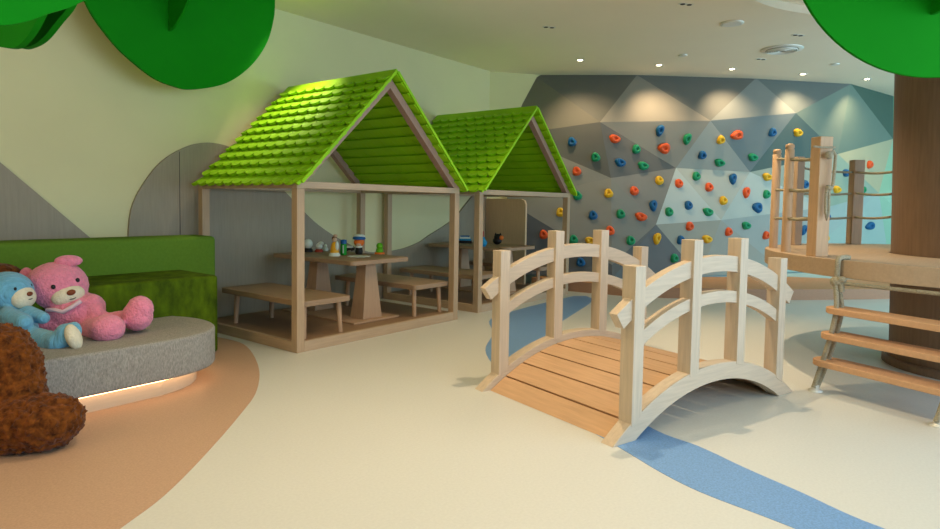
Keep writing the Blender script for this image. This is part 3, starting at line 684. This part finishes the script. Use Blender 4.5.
def blue_bear():
    base = fl(15, 345, .44); t = thing('teddy_bear', 'light blue corduroy teddy bear with white foot, on the grey seat', 'teddy bear', base, 0, 'teddy bears on and by the sofa')
    D = 4.72; m = MB(); hc = bp(7, 292, D)
    m.ball(hc, (.175, .17, .155)); m.ball(bp(8, 318, D+.02), (.17, .16, .14)); m.ball(bp(12, 330, D), (.17, .17, .13))
    limb(m, bp(28, 313, D-.04), bp(43, 318, D-.08), .058, .048, 5)
    limb(m, bp(8, 316, D-.14), bp(24, 322, D-.22), .07, .06, 5)
    limb(m, bp(14, 333, D-.1), bp(52, 342, D-.24), .080, .078, 8); m.ball(bp(66, 335, D-.26), (.075, .08, .085)); m.ball(bp(58, 342, D-.26), (.085, .085, .08)); m.ball(bp(74, 331, D-.24), (.05, .06, .07))
    m.v = [tuple(Vector(v)-base) for v in m.v]
    blob(m, 'body', M['blue_pl'], t, .014, 4)
    face(t, hc-base, RT*.72+TW*.66+UP*.10, UP-RT*.1, .165, M['white_pl'], M['nose'], 'x', ms=(.60, .52))
    m = MB(); m.ball(bp(-12, 276, D)-base, (.05, .04, .05)); m.build('ear', M['blue_pl'], t)
    mm = MB(); d = (RT*.8+TW*.5+UP*.35).normalized(); mm.ball(bp(73, 338, D-.30)-base, (.056, .10, .05), Matrix((d, UP.cross(d).normalized(), d.cross(UP.cross(d).normalized()))).transposed().to_quaternion()) if False else mm.ball(bp(73.5, 337, D-.29)-base, (.06, .095, .045), (Matrix.Rotation(.0, 3, 'X').to_quaternion() @ d.to_track_quat('Z', 'Y'))); mm.build('foot_pad', M['white_pl'], t)
blue_bear()
def brown_bear():
    base = fl(-10, 452, 0); t = thing('teddy_bear', 'large brown curly plush bear on the floor, only leg showing', 'teddy bear', base, 0, 'teddy bears on and by the sofa')
    D = 3.75; m = MB(); k = D/F
    # foot
    m.ball(bp(44, 422, D), (.21, .19, .165)); m.ball(bp(20, 425, D-.02), (.20, .19, .18)); m.ball(bp(58, 417, D+.02), (.13, .13, .125)); m.ball(bp(-10, 422, D), (.2, .2, .18))
    # shin and knee
    limb(m, bp(18, 405, D+.05), bp(10, 365, D+.1), .155, .17, 6); m.ball(bp(-2, 352, D+.1), (.19, .17, .165))
    # torso and head beyond the frame
    limb(m, bp(-5, 352, D+.12), bp(-90, 395, D+.35), .17, .22, 8)
    m.ball(bp(-110, 380, D+.38), (.30, .28, .30)); m.ball(bp(-112, 345, D+.38), (.27, .26, .28)); m.ball(bp(-115, 290, D+.35), (.26, .25, .24))
    m.ball(bp(-150, 262, D+.4), (.08, .05, .08)); m.ball(bp(-80, 262, D+.4), (.08, .05, .08))
    limb(m, bp(-80, 340, D+.3), bp(-60, 385, D), .10, .09, 5)
    m.v = [tuple(Vector(v)-base) for v in m.v]
    for i, v in enumerate(m.v):
        if v[2]+base.z < .012: m.v[i] = (v[0], v[1], .012-base.z)
    blob(m, 'body', M['brown_pl'], t, .013, 3, .06, .028)
    face(t, bp(-115, 290, D+.35)-base, TW*.8+RT*.5, UP, .25, M['white_pl'], M['nose'], 'x')
brown_bear()
def brown_bear2():
    base = fl(-14, 332, .44); t = thing('teddy_bear', 'brown plush bear seated behind the blue bear, head top showing', 'teddy bear', base, 0, 'teddy bears on and by the sofa')
    D = 5.10; m = MB(); hc = bp(2, 283, D)
    m.ball(hc, (.17, .16, .16)); m.ball(bp(-8, 312, D+.02), (.20, .18, .20)); m.ball(bp(-12, 323, D), (.21, .19, .14)); m.ball(bp(-16, 270, D), (.06, .04, .06))
    limb(m, bp(-26, 325, D-.1), bp(-40, 330, D-.4), .09, .09, 5)
    m.v = [tuple(Vector(v)-base) for v in m.v]
    blob(m, 'body', M['brown_pl'], t, .018, 4, .02, .02)
    face(t, hc-base, TW, UP, .16, M['white_pl'], M['nose'], 'x')
brown_bear2()

# ================================================================== TREE WITH PLATFORM
def tree():
    t = thing('play_tree', 'huge dark timber tree trunk with green leaf plates at the right', 'tree', (TC.x, TC.y, 0))
    tk = MB().lathe([(.70, 0), (.73, 1.2), (.775, 3.0), (.79, 4.25)], (0, 0, 0), 48).build('trunk', M['trunk'], t)
    MB().lathe([(.76, 0), (.76, .06), (.73, .07)], (0, 0, 0), 48).build('trunk_base', M['trunk'], tk)
    # upright round leaf plates crossing above
    D = 4.85; c = atd(936, -72, D)-Vector((TC.x, TC.y, 0)); R = 148*D/F
    rt = Vector((CR.x, CR.y, 0)).normalized(); fw = Vector((CF.x, CF.y, 0)).normalized()
    def plate(name, cc, ax, R, zmin=None, th=.03):
        nrm = ax.cross(UP).normalized(); pts = [(R*math.cos(2*PI*i/72), R*math.sin(2*PI*i/72)) for i in range(72)]
        top = 4.28
        pts = [(u, min(v, top-cc.z)) for u, v in pts]
        m = MB(); m.prism(pts, lambda u, v, tt: cc+ax*u+UP*v+nrm*tt, -th/2, th/2); return m.build(name, M['leaf'], t)
    plate('leaf_plate', c, (rt), R)
    c2 = atd(862+25, -30, D+.45)-Vector((TC.x, TC.y, 0))
    plate('leaf_plate', c-fw*.02+UP*.25, fw, R*.8)
tree()
def tree_deck():
    ZD, RD = 1.075, 1.86
    t = thing('tree_platform', 'round raised timber platform around the tree trunk', 'platform', (TC.x, TC.y, 0))
    m = MB(); n = 80
    vi = []
    for r, z in ((.735, ZD-.15), (RD, ZD-.15), (RD, ZD), (.735, ZD)):
        vi += [(r*math.cos(2*PI*i/n), r*math.sin(2*PI*i/n), z) for i in range(n)]
    m.add(vi, [(k*n+i, k*n+(i+1) % n, ((k+1) % 4)*n+(i+1) % n, ((k+1) % 4)*n+i) for k in range(4) for i in range(n)])
    m.build('deck', M['tplat'], t, .006)
    def rim(x, y):   # a deck point from its foot in the photograph
        p = fl(x, y, ZD); return Vector((p.x-TC.x, p.y-TC.y))
    def onr(x, r, near=True):
        d = ray(x, 230); d = Vector((d.x, d.y)).normalized(); b = d.dot(-Vector(TC)) if False else None
        o = -Vector((TC.x, TC.y)); B = o.dot(d); Cc = o.dot(o)-r*r; disc = max(0, B*B-Cc); k = -B-math.sqrt(disc) if near else -B+math.sqrt(disc)
        p = o+d*k; return p
    P = {}
    P['r1'] = onr(773.5, RD-.05, False) if False else onr(774, RD-.09, True)
    P['r2'] = onr(786.5, RD-.09, True)
    P['sq'] = onr(818, RD-.10, True)
    P['b1'] = onr(795, RD-.12, False)
    P['b2'] = onr(854, RD-.12, False)
    def hz(x, y, p): return over(x, y, (p.x+TC.x, p.y+TC.y)).z
    for k, x, yt in (('r1', 773, 149), ('r2', 786, 143.5)):
        p = P[k]; z = hz(x, yt, p); r = .042
        MB().lathe([(r, ZD), (r, z-.06), (r*.86, z-.055), (r*.86, z-.045), (r, z-.04), (r*.95, z-.015), (r*.6, z-.002), (.003, z)], (p.x, p.y, 0), 20).build('round_post', M['tpost'], t)
    def sqpost(k, x, yt, w_, mm, rot):
        p = P[k]; z = hz(x, yt, p)
        q = [(p.x+w_*math.cos(rot+i*PI/2), p.y+w_*math.sin(rot+i*PI/2)) for i in range(4)]
        MB().hexa([(u, v, ZD) for u, v in q], [(u, v, z) for u, v in q]).build('square_post', mm, t, .006)
    sqpost('sq', 817, 137, .088, M['tpost'], PI+.163-.12)
    sqpost('b1', 795, 157, .075, M['tpostd'], PI+.2)
    sqpost('b2', 854, 160, .088, M['tpostd'], PI+.13-.30)
    trunkp = Vector((.6*math.cos(2.2), .6*math.sin(2.2)))
    def rope(a_, b_2, za, zb, sag=.02, r=.013):
        m = MB(); pts = []
        for i in range(13):
            k = i/12; pts.append((a_.x+(b_2.x-a_.x)*k, a_.y+(b_2.y-a_.y)*k, za+(zb-za)*k-4*sag*k*(1-k)))
        m.tube(pts, r, 8); m.build('rope', M['rope'], t)
    for y in (159, 190, 218.5):
        za, zb = hz(773, y, P['r1']), hz(786, y, P['r2']); zc_ = hz(818, y-1, P['sq'])
        rope(P['r1'], P['r2'], za, zb, .0); rope(P['r2'], P['sq'], zb, zc_, .012, .016)
    for y0, y1, y2 in ((167, 172, 172), (193, 193, 194), (217, 217, 217)):
        rope(P['b1'], P['b2'], hz(795, y0, P['b1']), hz(850, y1, P['b2']), .02)
        tp = onr(893, .74, False)
        tp = Vector((TC.x, TC.y))*0+onr(889.5, .72, True)
        rope(P['b2'], tp, hz(856, y1, P['b2']), over(892, y2, (tp.x+TC.x, tp.y+TC.y)).z, .015)
    # knotted rope on the square post
    p = P['sq']; tdir = Vector((-CF.x, -CF.y)).normalized(); rd = Vector((CR.x, CR.y)).normalized()
    fp = p+tdir*.105+rd*.05
    def W(x, y): z = hz(x, y, p); pp = over(x, y, (p.x+TC.x, p.y+TC.y)); v = Vector((pp.x-TC.x, pp.y-TC.y, pp.z)); return v+Vector((tdir.x, tdir.y, 0))*.11
    m = MB(); m.tube([W(806.5, 147.5), W(815.6, 148.5), W(828, 148.5)], .009, 8); m.build('rope', M['rope'], t)
    m = MB(); m.tube([W(824, 154), W(826, 152), W(828.5, 156), W(827.5, 170), W(826, 184), W(824, 190)], .014, 8)
    m.ball(W(822, 156), .035); m.tube([W(821, 186), W(819, 195), W(818.8, 212), W(819.5, 219), W(821.5, 212), W(822, 190)], .013, 8); m.ball(W(821.5, 188), .026)
    m.build('knotted_rope', M['rope'], t)
    return t
tree_deck()
def rope_ladder():
    ZD = 1.075
    f0 = fl(815, 391); f1 = fl(938, 426); d = (f1-f0); d.z = 0; L = d.length; d.normalize()
    t = thing('rope_ladder', 'three-step timber and rope ladder hanging from the round platform edge', 'ladder', f0)
    g = lambda v: Vector(v)-f0
    RD = 1.86
    def rimpt(u):    # where a plan direction from the trunk centre meets the deck edge
        v = Vector((u.x-TC.x, u.y-TC.y)).normalized()*(RD+.012); return Vector((TC.x+v.x, TC.y+v.y, ZD))
    dd = ray(841, 263); dd = Vector((dd.x, dd.y)).normalized(); o_ = -Vector((TC.x, TC.y)); B_o = o_.dot(dd)
    tt0 = -B_o-math.sqrt(B_o*B_o-(o_.dot(o_)-RD*RD)); top0 = rimpt(Vector((dd.x*tt0, dd.y*tt0)))
    top1 = rimpt(top0+d*L); tops = [top0, top1]
    pn = d.cross(top0-f0).normalized()
    def onplane(x, y):
        q = ray(x, y); return CAM+q*((f0-CAM).dot(pn)/q.dot(pn))
    # rope points per step, in the photograph: step left end
    steps = [((824, 306), (832, 302)), ((819, 331), (829, 328)), ((811.5, 356), (822, 352))]
    nn = Vector((-d.y, d.x, 0)); nn = nn if nn.x > 0 else -nn      # away toward the trunk
    zs = [.815, .57, .33]
    st = []
    for z, (x, y) in zip(zs, ((825, 306), (820, 331), (812, 357))):
        p = onplane(x, y); st.append(p)
        LL = L+.62; wd = .24
        pts = []
        for cx, a0 in ((LL-wd/2, -PI/2), (wd/2, PI/2)):
            pts += [(cx+wd/2*math.cos(a0+PI*i/10), wd/2*math.sin(a0+PI*i/10)) for i in range(11)]
        c = g(p)+nn*wd/2*.4
        m = MB(); m.prism(pts, lambda u, v, tt: c+d*u+nn*v+UP*tt, -.048, 0); m.build('step', M['step'], t, .006)
    for e_i, off in enumerate((0.0, L)):
        tp = g(tops[e_i]); rad = Vector((tops[e_i].x-TC.x, tops[e_i].y-TC.y, 0)).normalized(); kn = tp+rad*.03-UP*.19
        for side in (-.035, .035):
            path = [kn+nn*side*.4]
            for p in st: path.append(g(p)+d*(.10+off)+nn*(.03+side))
            path.append(Vector((0, 0, .03))+d*off+nn*side*.6)
            m = MB(); m.tube(spline([tuple(v) for v in path], 5, False), .02, 9); m.build('rope', M['rope'], t)
        m = MB(); m.tube(spline([tuple(v) for v in (tp-rad*.10+UP*.018, tp-rad*.03+UP*.022, tp+rad*.018+UP*.005, tp+rad*.026-UP*.08, kn)], 4, False), .022, 9)
        m.build('hanging_loop', M['rope'], t)
        m = MB(); m.ball(kn+UP*.01, (.05, .05, .045)); m.ball(kn+UP*.03+d*.04, (.035, .04, .03)); m.tube([kn+d*.04, kn+d*.045-UP*.07], .024, 8); m.build('knot', M['rope'], t)
        m = MB(); m.lathe([(.055, 0), (.055, .012), (.03, .02), (.03, .05), (.012, .055)], tuple(d*off), 16); m.build('floor_anchor', M['metal'], t)
        if e_i == 0: k0 = kn.copy()
        else:
            m = MB(); m.tube([k0, kn], .016, 8); m.build('cross_rope', M['rope'], t)
rope_ladder()

# ================================================================== LEAF CROWN AT THE UPPER LEFT
def leaf_left():
    Y = 6.62
    px_ = [(83, -2), (90, 12), (100, 27), (120, 51), (150, 76), (172, 86), (192, 89.5), (225, 83.5), (250, 66), (266, 43), (273, 18), (274, 0), (272, -25), (255, -60), (160, -75), (95, -45)]
    P = [on_y(x, y, Y) for x, y in px_]; pts = [(p.x, min(p.z, 3.93)) for p in P]
    sp = spline(pts[:12], 6, False)+[(pts[11][0]+.02, 3.93), (pts[0][0]-.15, 3.93)]
    sp = [(u, min(v, 3.93)) for u, v in sp]
    cx = sum(u for u, v in sp)/len(sp)
    t = thing('wall_leaf', 'large egg-shaped dark green leaf board hung near the back wall', 'leaf board', (cx, Y, 3.93))
    m = MB(); m.prism(sp, lambda u, v, tt: (u-cx, tt, v-3.93), -.02, .02); m.build('board', M['leaf'], t)
    a_ = on_y(170, 31, Y-.03); q0 = on_y(187, 0, Y-.30); 
    fin = [(-.03, a_.z), (-.14, a_.z+.03), (-.32, a_.z+.15), (-.5, a_.z+.32), (-.6, 3.93), (-.03, 3.93)]
    m = MB(); m.prism(fin, lambda u, v, tt: (a_.x-cx+tt, u, v-3.93), -.012, .012); m.build('fin', M['leaf'], t)
leaf_left()
def leaf_cluster():
    D = 3.3; c = atd(-60, -70, D)
    t = thing('leaf_cluster', 'cluster of crossed green leaf plates at the upper left corner', 'leaf cluster', (c.x, c.y, 3.93))
    base = Vector((c.x, c.y, 3.93))
    def poly(name, pxs, axis, at, th, close=3.90):
        # upright plate on the plane x=at or y=at whose lower outline follows pxs
        P = []
        for x, y in pxs:
            d = ray(x, y); P.append(CAM+d*(at/(d.y if axis == 'y' else d.x)))
        top = [Vector((P[-1].x, P[-1].y, close)), Vector((P[0].x, P[0].y, close))]
        al = P+top; n = Vector((0, 1, 0)) if axis == 'y' else Vector((1, 0, 0))
        m = MB(); k = len(al); vs = [v-base-n*th/2 for v in al]+[v-base+n*th/2 for v in al]
        m.add(vs, [list(range(k)), list(range(k, 2*k))[::-1]]+[(i, (i+1) % k, k+(i+1) % k, k+i) for i in range(k)])
        return m.build(name, M['leaf'], t)
    poly('leaf_plate', spline([(-150, -30), (-90, 8), (-40, 22), (0, 25.5), (25, 22), (48, 14), (68, 8), (88, -1)], 4, False), 'y', 2.7, .02)
    poly('leaf_plate', spline([(-40, 30), (-20, 42), (0, 47), (18, 48), (30, 38), (40, 22), (50, 0)], 5, False), 'x', 1.12, .03)
    poly('leaf_plate', spline([(0, 36), (20, 48), (33, 47), (46, 39), (60, 22), (70, 10), (76, -2)], 5, False), 'x', 1.34, .035)
leaf_cluster()
